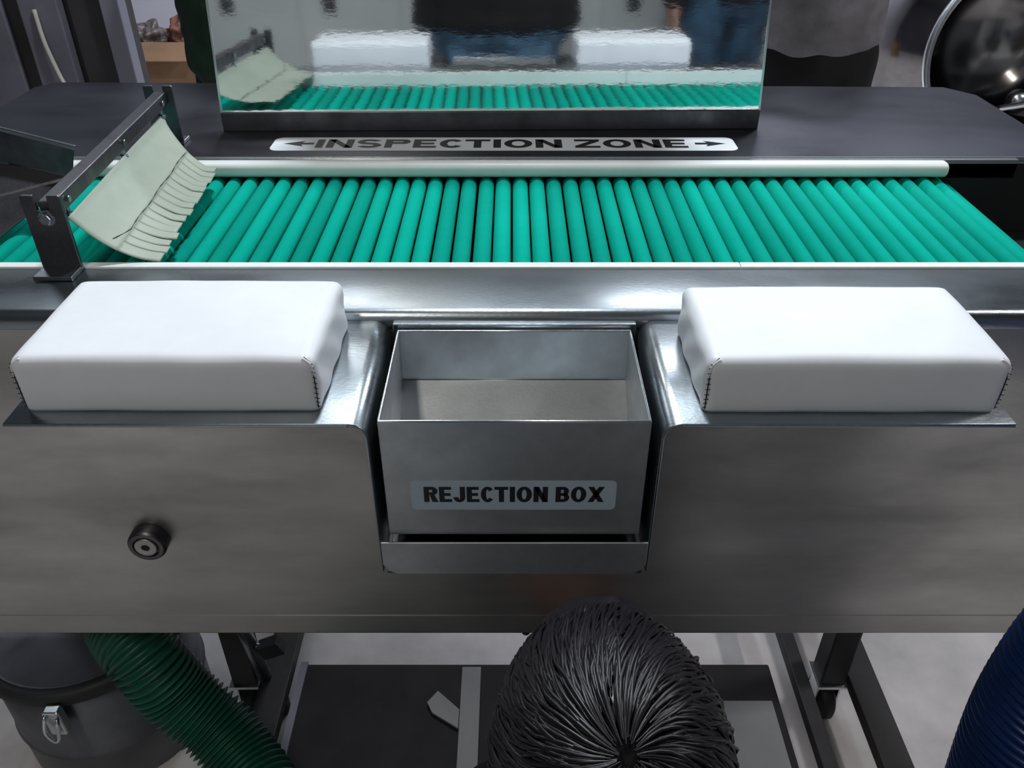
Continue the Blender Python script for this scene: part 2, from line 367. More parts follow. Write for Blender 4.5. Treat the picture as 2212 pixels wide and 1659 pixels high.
# ------------------------------------------------------------------ mirror
lean = R(2.0)
K = empty('inspection_mirror', (-.034, 1.394, Z), R(.9), 'upright polished steel mirror panel reflecting the rollers, standing behind the zone sticker', 'mirror')
KM = parent_world(K)
def kobj(name, bm, m, **k):
    bmesh.ops.transform(bm, matrix=KM, verts=bm.verts); return obj(name, bm, m, K, **k)
bm = bmesh.new(); h = .21
LM = Matrix.Translation((0, .0, .0245)) @ Matrix.Rotation(-lean, 4, 'X')
pts = [(-.4445, 0), (.4445, 0), (.4445 - .052 * .21, h), (.262, h + .02), (.200, .61), (-.210, .61), (-.272, h + .02), (-.4445 + .052 * .21, h)]  # narrow top above h is added out of view to shade the sticker's middle
prism(bm, [LM @ Vector((a, 0, b_)) for a, b_ in pts], LM.to_3x3() @ Vector((0, .003, 0))); kobj('mirror_panel', bm, M['mirror'])
bm = bmesh.new(); prism(bm, [(-.447, -.003, 0), (-.447, .010, 0), (-.447, .010, .0305), (-.447, -.003, .031)], (.894, 0, 0)); kobj('base_lip', bm, M['dark_steel'], bevel=.001)
for s in (-1, 1):
    bm = bmesh.new(); pts = [(s * .4445, 0), (s * .4475, 0), (s * (.4475 - .052 * .21), h), (s * (.4445 - .052 * .21), h)]
    prism(bm, [LM @ Vector((a, -.001, b_)) for a, b_ in pts], LM.to_3x3() @ Vector((0, .012, 0))); kobj('side_flange', bm, M['edge'])
for x in (-.3, .3):
    bm = bmesh.new(); prism(bm, [(x, .004, .0), (x, .12, .0), (x, .016, .17)], (.004, 0, 0)); kobj('rear_brace', bm, M['dark_steel'])

# ------------------------------------------------------------------ rejection box
B = empty('rejection_box', (.0022, .602, .775), 0, 'open stainless steel bin lettered REJECTION BOX hanging between the two white pads', 'bin')
x0, x1, y0, y1, z0, z1 = -.1225, .1270, .6015, .7630, .775, .916; t = .0022
bm = bmesh.new(); bx(bm, x0, x1, y0, y0 + t, z0, z1); obj('front_wall', bm, M['boxsteel'], B, False, .0008)
bm = bmesh.new(); bx(bm, x0, x1, y1 - t, y1, z0, z1); obj('back_wall', bm, M['boxsteel'], B, False, .0008)
bm = bmesh.new(); bx(bm, x0, x0 + t, y0 + t, y1 - t, z0, z1); obj('side_wall', bm, M['boxsteel'], B, False, .0006)
bm = bmesh.new(); bx(bm, x1 - t, x1, y0 + t, y1 - t, z0, z1); obj('side_wall', bm, M['boxsteel'], B, False, .0006)
bm = bmesh.new(); prism(bm, [(x0 + t, y1 - t, .8525), (x0 + t, y1 - t - .002, .8545), (x0 + t, y0 + .03, .783), (x0 + t, y0 + t, .779), (x0 + t, y0 + t, .776), (x0 + t, y1 - t, .776)], (x1 - x0 - 2 * t, 0, 0)); obj('sloping_floor', bm, M['boxsteel'], B)
bm = bmesh.new(); cyl(bm, (x0 + .02, y1 - t - .0012, .8535), (x1 - .02, y1 - t - .0012, .8535), .0009, n=8); obj('weld_line', bm, M['edge'], B, True)
bm = bmesh.new(); tube(bm, [Vector((x0 + .0012, y0 + .0012, z1)), Vector((x1 - .0012, y0 + .0012, z1)), Vector((x1 - .0012, y1 - .0012, z1)), Vector((x0 + .0012, y1 - .0012, z1)), Vector((x0 + .0012, y0 + .0012, z1))], .0013, 8, False); obj('rim', bm, M['edge'], B, True)
bm = bmesh.new(); cx, cz = .0015, .8275
prism(bm, [(cx + px, y0 - .0001, cz + pz) for px, pz in rrect(.198, .037, .005)], (0, -.0003, 0)); bs = obj('box_sticker', bm, M['sticker_clear'], B)
text_mesh('lettering', 'REJECTION BOX', M['ink'], bs, Matrix.Translation((.002, y0 - .0006, .829)) @ Matrix.Rotation(R(90), 4, 'X'), .174, .0195, .62, .235, .19, .07, .28)

# ------------------------------------------------------------------ white arm pads
def pad(name, cx, wx, y0, y1, z0, hz, label, fold, seed):
    P = empty(name, (cx, (y0 + y1) / 2, z0), 0, label, 'arm pad', 'white padded arm rests in front of the rollers')
    bm = bmesh.new(); nx, ny, nz = 44, 28, 12; wy = y1 - y0
    def pt(u, v, w_):   # u,v,w in -1..1
        hx, hy, hh = wx / 2, wy / 2, hz / 2; r = .0085
        p = Vector((u * hx, v * hy, w_ * hh))
        q = Vector((max(-hx + r, min(hx - r, p.x)), max(-hy + r, min(hy - r, p.y)), max(-hh + r * .5, min(hh - r, p.z))))
        d = p - q
        if d.length > 1e-9: p = q + d.normalized() * min(r, d.length)
        bu = (1 - u * u); bv = (1 - v * v)
        if w_ > 0: p.z += .0035 * bu * bv * w_ - .0015 * (abs(u) ** 6) * (abs(v) ** 6)
        p.y += (.0012 if v > 0 else -.0012) * bu * abs(v) ** 4 * (1 - w_ * w_)
        p.x += (.0020 if u > 0 else -.0020) * bv * abs(u) ** 4 * (1 - w_ * w_)
        # creases on the folded end
        f = max(0, fold * u - .86) / .14
        if f > 0: p.x += fold * .0009 * f * math.sin(v * 9 + w_ * 4 + seed) * (1 - max(0, w_) ** 2)
        p += Vector((noise.noise(Vector((p.x * 22, p.y * 22, p.z * 22 + seed))), noise.noise(Vector((p.x * 22 + 9, p.y * 22, p.z * 22 + seed))), noise.noise(Vector((p.x * 18 + 5, p.y * 18, seed))))) * .0007
        return p + Vector((cx, (y0 + y1) / 2, z0 + hz / 2))
    cache = {}
    def vert(i, j, k):
        if (i, j, k) not in cache:
            g = lambda a, n: math.sin((2 * a / n - 1) * math.pi / 2) * .25 + (2 * a / n - 1) * .75
            cache[(i, j, k)] = bm.verts.new(pt(g(i, nx), g(j, ny), g(k, nz)))
        return cache[(i, j, k)]
    for i in range(nx):
        for j in range(ny):
            for k in (0, nz): bm.faces.new((vert(i, j, k), vert(i + 1, j, k), vert(i + 1, j + 1, k), vert(i, j + 1, k)))
    for i in range(nx):
        for k in range(nz):
            for j in (0, ny): bm.faces.new((vert(i, j, k), vert(i + 1, j, k), vert(i + 1, j, k + 1), vert(i, j, k + 1)))
    for j in range(ny):
        for k in range(nz):
            for i in (0, nx): bm.faces.new((vert(i, j, k), vert(i, j + 1, k), vert(i, j + 1, k + 1), vert(i, j, k + 1)))
    obj('cover', bm, M['vinyl'], P, True)
    for s in (-1, 1):       # stitched corner seams at the two front corners
        ex = cx + s * (wx / 2 - .0022); ey = y0 + .0022
        path = [Vector((ex - s * .0075, ey + .0035, z0 + hz - .0005)), Vector((ex - s * .001, ey + .0003, z0 + hz - .007)), Vector((ex, ey - .0005, z0 + hz * .6)), Vector((ex, ey - .0005, z0 + hz * .3)), Vector((ex - s * .0004, ey, z0 + .003))]
        sp = spline(path, 24)
        bm = bmesh.new(); tube(bm, sp, .00055, 6); sm = obj('seam', bm, M['thread'], P)
        bm = bmesh.new()
        for q in sp[5:-1:2]: cyl(bm, q + Vector((-.0022, -.0010 if s < 0 else .0, .0004)), q + Vector((.0022, .0 if s < 0 else -.0010, -.0002)), .0004, n=6)
        obj('stitches', bm, M['thread'], sm)
        bm = bmesh.new()      # small tucked fold of vinyl above the seam
        tube(bm, spline([path[0] + Vector((-s * .001, -.001, -.001)), path[1] + Vector((0, -.0006, 0)), path[2] + Vector((s * .0004, 0, .004))], 10), lambda i: .0016 * (1 - i / 14), 8)
        obj('corner_tuck', bm, M['vinyl'], P, True)
    return P
pad('arm_pad', -.3085, .270, .6105, .7650, .9212, .0560, 'white vinyl arm pad on the steel ledge left of the rejection box', 1, 3.1)
pad('arm_pad', .3065, .268, .6085, .7520, .9212, .0560, 'white vinyl arm pad on the steel ledge right of the rejection box', -1, 8.4)

# ------------------------------------------------------------------ flap gate over the rollers
G = empty('flap_gate', (-.53, 1.1, Z), 0, 'steel cross bar on two slotted brackets with a fringed translucent rubber flap over the rollers', 'flap gate')
def bracket(cx, y, front):
    w2 = .0225; d = .005; h = .092; s = -1 if front else 1
    bm = bmesh.new(); pts = [(cx - w2, .004), (cx - w2, h - .002), (cx - w2 + .002, h), (cx - .008, h), (cx - .0065, h - .018), (cx + .0065, h - .018), (cx + .008, h), (cx + w2 - .002, h), (cx + w2, h - .002), (cx + w2, .004)]
    prism(bm, [(px, y, Z + pz) for px, pz in pts], (0, d, 0)); br = obj('bracket', bm, M['dark_steel'], G, False, .0008)
    bm = bmesh.new(); bx(bm, cx - w2, cx + w2, (y - .026) if front else y, (y + d) if front else (y + .03), Z + .0003, Z + .0055); obj('bracket_foot', bm, M['steel'], br, False, .001)
    bm = bmesh.new(); yy = y if front else y + d
    cyl(bm, (cx + .002, yy, Z + .066), (cx + .002, yy + s * .0016, Z + .066), .0092, n=24); wsh = obj('washer', bm, M['steel'], br)
    bm = bmesh.new(); cyl(bm, (cx + .002, yy + s * .0016, Z + .066), (cx + .002, yy + s * .0072, Z + .066), .0070, n=6); obj('bolt', bm, M['steel'], br, False, .001)
bracket(-.5225, .874, True); bracket(-.5480, 1.318, False)
A_, B_ = Vector((-.5195, .8795, Z + .074)), Vector((-.5450, 1.3175, Z + .074))
dirn = (B_ - A_).normalized(); side = dirn.cross(Vector((0, 0, 1))).normalized(); up = Vector((0, 0, 1))
bm = bmesh.new(); q = .0095
vs = []
for P_ in (A_, B_):
    vs.append([bm.verts.new(P_ + side * a * q + up * b_ * q) for a, b_ in ((-1, -1), (1, -1), (1, 1), (-1, 1))])
for i in range(4): bm.faces.new((vs[0][i], vs[0][(i + 1) % 4], vs[1][(i + 1) % 4], vs[1][i]))
bm.faces.new(vs[0][::-1]); bm.faces.new(vs[1]); obj('cross_bar', bm, M['dark_steel'], G, False, .0015)
for f in (.07, .52, .93):
    p = A_.lerp(B_, f) + side * .006
    bm = bmesh.new(); cyl(bm, p - up * .008, p - up * .021, .0028, n=10); cyl(bm, p - up * .017, p - up * .022, .0058, n=6); cyl(bm, p + side * .005 , p + side * .0065, .004, n=8)
    obj('flap_bolt', bm, M['steel'], G, False, .0004)
# flap profile (x, z) for the front end and the back end, s = 0 at the bar, 1 at the free tip
fr = [(-.5080, .989), (-.5000, .9795), (-.4800, .960), (-.4580, .9455), (-.4360, .9375), (-.4150, .9345)]
ba = [(-.5400, .987), (-.5290, .9760), (-.5080, .959), (-.4850, .9460), (-.4600, .9390), (-.4360, .9360)]
frs = spline([(a, 0, b_) for a, b_ in fr], 24); bas = spline([(a, 0, b_) for a, b_ in ba], 24)
def fp(u, s):
    i = min(int(s * 24), 23); tt = s * 24 - i
    a = frs[i].lerp(frs[i + 1], tt); b_ = bas[i].lerp(bas[i + 1], tt); p = a.lerp(b_, u)
    y0 = .893; y1 = 1.302 - .105 * min(1, s * 1.15)
    return Vector((p.x, y0 + (y1 - y0) * u, p.z))
def sheet(u0, u1, s0, s1, nu, ns, off=lambda u, s: Vector((0, 0, 0)), th=.0016):
    bm = bmesh.new(); g = []
    for i in range(nu + 1):
        row = []
        for j in range(ns + 1):
            u = u0 + (u1 - u0) * i / nu; s = s0 + (s1 - s0) * j / ns
            row.append(fp(u, s) + off(u, s))
        g.append(row)
    top = [[bm.verts.new(p) for p in r] for r in g]; bot = [[bm.verts.new(p - Vector((0, 0, th))) for p in r] for r in g]
    for i in range(nu):
        for j in range(ns):
            bm.faces.new((top[i][j], top[i + 1][j], top[i + 1][j + 1], top[i][j + 1])); bm.faces.new((bot[i][j], bot[i][j + 1], bot[i + 1][j + 1], bot[i + 1][j]))
    for i in range(nu):
        for j in (0, ns): bm.faces.new((top[i][j], bot[i][j], bot[i + 1][j], top[i + 1][j]))
    for j in range(ns):
        for i in (0, nu): bm.faces.new((top[i][j], top[i][j + 1], bot[i][j + 1], bot[i][j]))
    return bm
fl = obj('flap', sheet(0, 1, 0, .56, 40, 16), M['silicone'], G, True)
cuts = [0, .07, .125, .185, .245, .31, .37, .43, .50, .56, .625, .69, .75, .81, .875, .935, 1.0]
gapn = {3: .016, 5: .004, 6: .018, 8: .007}
for i in range(len(cuts) - 1):
    a, b_ = cuts[i] + .0012, cuts[i + 1] - .0012
    g0 = gapn.get(i, 0); g1 = gapn.get(i + 1, 0)
    dzz = random.uniform(-.0008, .0012); ext = random.uniform(-.003, .003)
    def off(u, s, a=a, b_=b_, g0=g0, g1=g1, dzz=dzz, ext=ext):
        t_ = max(0, (s - .56) / .44); f = (u - a) / (b_ - a)
        sh = (g0 * (1 - f) - g1 * f) * .22 * t_ ** 1.6
        return Vector((ext * t_, sh, dzz * t_ - abs(g0) * .08 * (1 - f) * t_))
    obj('fringe_strip', sheet(a, b_, .5603, 1, 5, 12, off), M['silicone'], G, True)
bm = bmesh.new(); ln = [fp(.05 + .93 * i / 40, .55 - .10 * max(0, .12 - .93 * i / 40) * 6 + .006 * math.sin(i * .5)) + Vector((0, 0, .0004)) for i in range(41)]
tube(bm, ln, lambda i: .0005 + .00025 * math.sin(i * 1.7), 6); obj('pen_line', bm, M['ink'], G)

# ------------------------------------------------------------------ feed chute at the left
H = empty('feed_chute', (-.72, 1.1, .93), 0, 'dark stainless steel feed chute at the far left end of the rollers', 'chute')
def plate4(name, pts, m, th=.0022, par=H, bevel=.0006):
    bm = bmesh.new(); p = [Vector(a) for a in pts]; n_ = (p[1] - p[0]).cross(p[2] - p[0]).normalized() * th
    prism(bm, p, n_); return obj(name, bm, m, par, False, bevel)
plate4('front_lip', [(-.93, 1.135, 1.075), (-.5890, 1.100, .9965), (-.6020, 1.100, .9600), (-.93, 1.130, 1.015)], M['dark_steel'])
plate4('lip_flange', [(-.93, 1.138, 1.077), (-.5890, 1.103, .9985), (-.5885, 1.109, .9970), (-.93, 1.144, 1.074)], M['steel'])
plate4('lower_panel', [(-.93, 1.120, 1.012), (-.6020, 1.104, .9600), (-.6020, 1.100, .9560), (-.668, 1.000, .9135), (-.93, .950, .9135)], M['dark_steel'])

# ------------------------------------------------------------------ stuff under the table
box_t = empty('floor_tray', (.06, .8, 0), 0, 'dark flat tray standing on the floor under the table', 'tray')
bm = bmesh.new(); bx(bm, -.385, .47, .50, .965, .03, .085); obj('tray_body', bm, M['tray'], box_t, False, .004)
for x in (-.34, .42):
    for y in (.55, .91):
        bm = bmesh.new(); cyl(bm, (x, y, 0), (x, y, .031), .018, n=16); obj('foot', bm, M['rubber'], box_t)
bm = bmesh.new(); bx(bm, -.385, -.372, .50, .965, .085, .091); obj('edge_trim', bm, M['cab_c'], box_t)
bm = bmesh.new(); bx(bm, .355, .455, .66, .885, .0855, .090); tag(obj('steel_plate', bm, M['pale_paint'], None, False, .001), 'grey rectangular plate lying on the dark tray beside the right caster', 'plate')
wb = empty('pale_bracket', (-.075, .85, .0855), 0, 'pale flat bar with a short slanting arm on the dark tray', 'bracket')
bm = bmesh.new(); bx(bm, -.0905, -.056, .55, .955, .0856, .090); obj('long_bar', bm, M['pale_paint'], wb, False, .001)
bm = bmesh.new(); prism(bm, [(-.0915, .868, .0858), (-.131, .905, .0858), (-.148, .882, .0858), (-.138, .862, .0858), (-.0915, .832, .0858)], (0, 0, .0042)); obj('slanting_arm', bm, M['pale_paint'], wb)

def corrugated(name, pts, r, amp, pitch, m, label, n=28):
    L = sum((Vector(a) - Vector(b_)).length for a, b_ in zip(pts[:-1], pts[1:])); k = int(L / pitch * 8)
    sp = spline(pts, k)
    o = empty(name, pts[-1], 0, label, 'hose')
    bm = bmesh.new(); tube(bm, sp, lambda i: r + amp * math.sin(i / 8 * 2 * math.pi), n, True)
    obj('hose_wall', bm, m, o, True)
    for e, d in ((sp[0], sp[1] - sp[0]), (sp[-1], sp[-1] - sp[-2])):
        bm = bmesh.new(); dd = d.normalized() * .012; cyl(bm, e - dd, e + dd, r + amp + .002, n=32); obj('end_clamp', bm, M['dark_steel'], o, True, .002)
    return o
corrugated('corrugated_hose', [(-.80, 1.10, .50), (-.70, .97, .40), (-.622, .87, .333), (-.566, .812, .322), (-.517, .79, .243), (-.452, .76, .187), (-.385, .70, .152), (-.29, .58, .148), (-.22, .44, .10), (-.18, .33, .056)], .050, .0045, .014, M['hose_green'], 'dark green corrugated hose sloping under the left end of the table')
corrugated('corrugated_hose', [(.95, .60, .60), (.80, .55, .76), (.66, .51, .82), (.552, .49, .785), (.512, .475, .67), (.515, .46, .50), (.53, .45, .30), (.56, .44, .075)], .062, .0016, .010, M['hose_blue'], 'thick blue ribbed hose hanging in front of the right end of the table', 40)

D = empty('metal_drum', (-.715, .93, 0), 0, 'grey metal drum with a dark clamp ring beneath the left end of the table', 'drum')
bm = bmesh.new(); lathe(bm, [(0, .0), (.150, .0), (.155, .01), (.155, .09), (.159, .095), (.155, .10), (.155, .255), (0, .255)], (-.715, .93, 0), (0, 0, 1), 56); obj('drum_body', bm, M['drum'], D, True)
bm = bmesh.new(); lathe(bm, [(.150, .245), (.164, .245), (.168, .252), (.168, .265), (.164, .272), (.150, .272)], (-.715, .93, 0), (0, 0, 1), 56, True); obj('clamp_ring', bm, M['rubber'], D, True)
bm = bmesh.new(); lathe(bm, [(0, .262), (.14, .262), (.145, .270), (.158, .270), (.158, .256), (0, .256)], (-.715, .93, 0), (0, 0, 1), 56); obj('lid', bm, M['drum'], D, True)
bm = bmesh.new(); bx(bm, -.705, -.680, .745, .762, .205, .26); lt = obj('latch', bm, M['edge'], D, False, .003)
bm = bmesh.new(); tube(bm, spline([(-.70, .744, .255), (-.703, .735, .225), (-.69, .735, .205), (-.682, .742, .25)], 12), .003, 8); obj('latch_bail', bm, M['edge'], lt, True)
# steel tube prop beside the drum
Q = empty('steel_prop', (-.40, .9, 0), 0, 'slanting round steel prop with a dark block, between green hose and dark tray', 'prop')
bm = bmesh.new(); cyl(bm, (-.443, .87, .41), (-.432, .93, .02), .012, n=20); obj('prop_tube', bm, M['steel'], Q, True)
bm = bmesh.new(); cyl(bm, (-.432, .93, 0), (-.432, .93, .022), .022, n=20); obj('prop_foot', bm, M['rubber'], Q, False, .003)
bm = bmesh.new(); bx(bm, -.02, .02, -.012, .012, -.014, .014, Matrix.Translation((-.402, .897, .22)) @ Matrix.Rotation(R(-25), 4, 'Y')); obj('dark_block', bm, M['rubber'], Q, False, .002)
bm = bmesh.new(); cyl(bm, (-.435, .897, .225), (-.405, .897, .215), .006, n=12); obj('block_pin', bm, M['dark_steel'], Q)

# ------------------------------------------------------------------ background behind the table
W = empty('panel_partition', (-1.30, 2.6, 0), 0, 'tall dark partition of grey and brown panels behind the left end of the table', 'partition')
box('carcass', -2.4, -1.065, 2.46, 2.53, .05, 2.1, M['cab_b'], W, .004)
for a, b_, m_, y in ((-2.38, -1.62, 'cab_a', 2.43), (-1.60, -1.385, 'cab_a', 2.44), (-1.33, -1.222, 'cab_a', 2.42), (-1.205, -1.075 - .03, 'cab_b', 2.44)):
    box('door_panel', a, b_, y, 2.46, .1, 2.05, M[m_], W, .004)
box('side_post', -1.102, -1.052, 2.405, 2.46, .0, 2.1, M['cab_c'], W, .004)
box('plinth', -2.38, -1.08, 2.47, 2.52, 0, .05, M['cab_b'], W)
bm = bmesh.new(); tube(bm, spline([(-1.285, 2.415, .93), (-1.278, 2.405, .85), (-1.262, 2.40, .77), (-1.235, 2.38, .70), (-1.2, 2.36, .5)], 24), .006, 8); obj('pull_cord', bm, M['cord'], W, True)

X = empty('cardboard_carton', (-1.60, 4.1, 0), 0, 'brown cardboard carton stuffed with rags beyond the tall partition', 'carton')
c0, c1, cy0, cy1 = -1.80, -1.44, 4.0, 4.3
for nm, a in (('carton_front', (c0, c1, cy0, cy0 + .006)), ('carton_back', (c0, c1, cy1 - .006, cy1)), ('carton_side', (c0, c0 + .006, cy0, cy1)), ('carton_side', (c1 - .006, c1, cy0, cy1))):
    box(nm, a[0], a[1], a[2], a[3], .0, .50, M['card'], X, .001)
box('carton_base', c0, c1, cy0, cy1, 0, .006, M['card'], X)
plate4('carton_flap', [(c0, cy0, .50), (c1, cy0, .50), (c1 - .02, cy0 - .09, .44), (c0 + .02, cy0 - .09, .44)], M['card'], .005, X)
for nm, c_, r_, m_, sd, lb, px_ in (('rag_heap', (-1.70, 4.15, .475), (.075, .10, .075), 'cloth_brown', 1, 'crumpled dark brown wrapping on top of the carton, left half', -1.66), ('rag_heap', (-1.53, 4.15, .495), (.070, .10, .085), 'cloth_red', 5, 'frayed rust-red rag on top of the carton, right half', -1.53)):
    bm = bmesh.new(); bmesh.ops.create_icosphere(bm, subdivisions=4, radius=1)
    for v in bm.verts:
        n_ = noise.noise(v.co * 2.3 + Vector((sd, 0, 0))) * .45 + noise.noise(v.co * 7 + Vector((sd, 3, 0))) * .22
        v.co = Vector(c_) + Vector((v.co.x * r_[0], v.co.y * r_[1], v.co.z * r_[2])) * (1 + n_)
    tag(obj(nm, bm, M[m_], None, True), lb, 'rag')

U = empty('coating_pan', (1.52, 2.75, 0), 0, 'round polished steel coating pan with a wide open mouth behind the right end', 'machine')
ax = Vector((-.18, -1, .10)).normalized(); pc = Vector((1.535, 2.60, .765))
bm = bmesh.new(); lathe(bm, [(.262, -.01), (.280, -.012), (.290, 0), (.285, .012), (.268, .010)], pc, ax, 72, True); obj('mouth_ring', bm, M['edge'], U, True)
bm = bmesh.new(); lathe(bm, [(.268, 0), (.33, -.08), (.40, -.2), (.42, -.32), (.36, -.5), (.2, -.6), (0, -.62), (0, -.60), (.19, -.58), (.34, -.48), (.40, -.32), (.385, -.2), (.32, -.085), (.262, -.008)], pc, ax, 72); obj('pan_shell', bm, M['gloss_dark'], U, True)
bm = bmesh.new(); tube(bm, spline([pc + Vector((.20, -.02, .26)), pc + Vector((.12, -.15, .10)), pc + Vector((.02, -.12, -.08)), pc + Vector((-.05, -.02, -.15))], 20), .010, 10); obj('spray_arm', bm, M['edge'], U, True)
for dx, dz in ((.10, .12), (.16, -.02), (.08, -.16)):
    bm = bmesh.new(); lathe(bm, [(0, 0), (.03, .004), (.035, .02), (.028, .05), (.012, .06), (0, .06)], pc + Vector((dx, .12, dz)), (-.3, -1, .2), 20); obj('spray_nozzle', bm, M['edge'], U, True)
bm = bmesh.new(); prism(bm, [pc + Vector((-.3, .15, -.3)), pc + Vector((.35, .15, -.3)), pc + Vector((.45, .15, -.765)), pc + Vector((-.4, .15, -.765))], (0, .5, 0)); obj('pedestal', bm, M['steel'], U, False, .01)
V_ = empty('steel_cabinet', (1.1, 3.0, 0), 0, 'pale steel cabinet seen between the grey sweater person and the round pan', 'cabinet')
box('cabinet_body', .95, 1.75, 3.35, 3.9, .08, 2.0, M['cab_c'], V_, .006)
box('cabinet_door', .97, 1.35, 3.335, 3.35, .12, 1.95, M['pale_paint'], V_, .004); box('cabinet_door', 1.36, 1.73, 3.335, 3.35, .12, 1.95, M['pale_paint'], V_, .004)
for x in (1.33, 1.39): 
    bm = bmesh.new(); cyl(bm, (x, 3.31, .95), (x, 3.31, 1.10), .007, n=12); cyl(bm, (x, 3.335, .96), (x, 3.31, .96), .005, n=8); cyl(bm, (x, 3.335, 1.09), (x, 3.31, 1.09), .005, n=8); obj('handle', bm, M['edge'], V_, True)
for x in (1.0, 1.7):
    for y in (3.4, 3.85): bm = bmesh.new(); cyl(bm, (x, y, 0), (x, y, .081), .02, n=16); obj('foot', bm, M['rubber'], V_)
# things the mirror shows behind the photographer
F_ = empty('wall_locker', (-1.2, -1.5, 0), 0, 'pale grey locker with slotted doors against the front wall, seen in the mirror', 'locker')
box('locker_body', -1.35, 1.6, -1.75, -1.33, .05, 1.9, M['locker'], F_, .005)
for x in (-1.33, -.87, -.41, .05, .51, .97):
    d_ = box('locker_door', x, x + .44, -1.33, -1.318, .08, 1.87, M['locker'], F_, .003)
    for z in (.80, 1.10): box('vent_slot', x + .10, x + .16, -1.319, -1.316, z, z + .07, M['black'], d_, 0)
for x in (-1.3, 1.5): 
    for y in (-1.7, -1.38): bm = bmesh.new(); cyl(bm, (x, y, 0), (x, y, .051), .02, n=12); obj('foot', bm, M['rubber'], F_)
F2 = empty('dark_locker', (-1.7, -1.5, 0), 0, 'dark brown locker against the front wall at the left of the mirror image', 'locker')
box('locker_body', -2.2, -1.42, -1.8, -1.25, .0, 1.9, M['cab_b'], F2, .005); box('locker_door', -2.18, -1.44, -1.262, -1.238, .05, 1.85, M['cab_b'], F2, .004)

# ------------------------------------------------------------------ people
def ico(bm, c, r, rot=None, sub=2):
    res = bmesh.ops.create_icosphere(bm, subdivisions=sub, radius=1)
    m_ = Matrix.Translation(c) @ (rot.to_4x4() if rot else Matrix()) @ Matrix.Diagonal((*((r, r, r) if not hasattr(r, '__len__') else r), 1))
    bmesh.ops.transform(bm, matrix=m_, verts=res['verts']); return res['verts']
_ib = bmesh.new(); bmesh.ops.create_icosphere(_ib, subdivisions=2, radius=1); ICO = [v.co.copy() for v in _ib.verts]; _ib.free()
def hull(bm, a, b_):
    for c, r in (a, b_):
        r = r if hasattr(r, '__len__') else (r, r, r)
        for q in ICO: bm.verts.new((c[0] + q.x * r[0], c[1] + q.y * r[1], c[2] + q.z * r[2]))
    bmesh.ops.convex_hull(bm, input=list(bm.verts))
    dead = [v for v in bm.verts if not v.link_faces]
    if dead: bmesh.ops.delete(bm, geom=dead, context='VERTS')
def remesh(name, chains, m, parent, voxel=.010, grow=0, smooth=4, folds=0, extra=None):
    obs = bmesh.new()
    for ch in chains:
        for a, b_ in zip(ch[:-1], ch[1:]):
            t_ = bmesh.new(); f = lambda p: (p[0], tuple(x + grow for x in p[1]) if hasattr(p[1], '__len__') else p[1] + grow)
            hull(t_, f(a), f(b_)); me = bpy.data.meshes.new('t'); t_.to_mesh(me); t_.free(); obs.from_mesh(me); bpy.data.meshes.remove(me)
    if extra: extra(obs)
    me = bpy.data.meshes.new('t'); obs.to_mesh(me); obs.free(); o = bpy.data.objects.new('t', me); C.objects.link(o)
    md = o.modifiers.new('r', 'REMESH'); md.mode = 'VOXEL'; md.voxel_size = voxel
    md = o.modifiers.new('s', 'SMOOTH'); md.iterations = smooth; md.factor = .6
    dg = bpy.context.evaluated_depsgraph_get(); nm = bpy.data.meshes.new_from_object(o.evaluated_get(dg)); bpy.data.objects.remove(o)
    if folds:
        for v in nm.vertices:
            c = v.co; d = noise.noise(Vector((c.x * 6, c.y * 6, c.z * 22))) + .5 * noise.noise(Vector((c.x * 14, c.y * 14, c.z * 30 + 4)))
            v.co = c + v.normal * d * folds
    nm.materials.clear()
    return link(name, nm, m, parent, True)
def hand(chains, wrist, d, palm_n, s=1.0, curl=.5, thumb=1):
    """palm and five fingers: d points along the hand, palm_n out of the palm, thumb side = d x palm_n * thumb"""
    d = Vector(d).normalized(); n = Vector(palm_n); n = (n - d * n.dot(d)).normalized(); sd = d.cross(n).normalized() * thumb; w_ = Vector(wrist)
    for k in range(4):
        base = w_ + d * (.085 * s) + sd * ((1.5 - k) * .020 * s); chains.append([(w_ + sd * (1.5 - k) * .010 * s, .014 * s), (base, .0115 * s)])
        L = (.040, .045, .042, .033)[k] * s; p = base; dd = d.copy(); ch = [(p, .0095 * s)]
        for j, f in enumerate((1, .62, .5)):
            dd = (dd + n * curl * (.6 + .3 * j)).normalized(); p = p + dd * L * f; ch.append((p, (.0088, .0080, .0068)[j] * s))
        chains.append(ch)
    p0 = w_ + d * .022 * s + sd * .020 * s; p1 = p0 + (d * .6 + sd * .75 + n * .2).normalized() * .042 * s; p2 = p1 + (d * .85 + sd * .35 + n * .35).normalized() * .030 * s; p3 = p2 + (d * .9 + n * .45).normalized() * .024 * s
    chains.append([(w_ + sd * .008 * s, .013 * s), (p0, .013 * s), (p1, .0105 * s), (p2, .0095 * s), (p3, .0078 * s)])
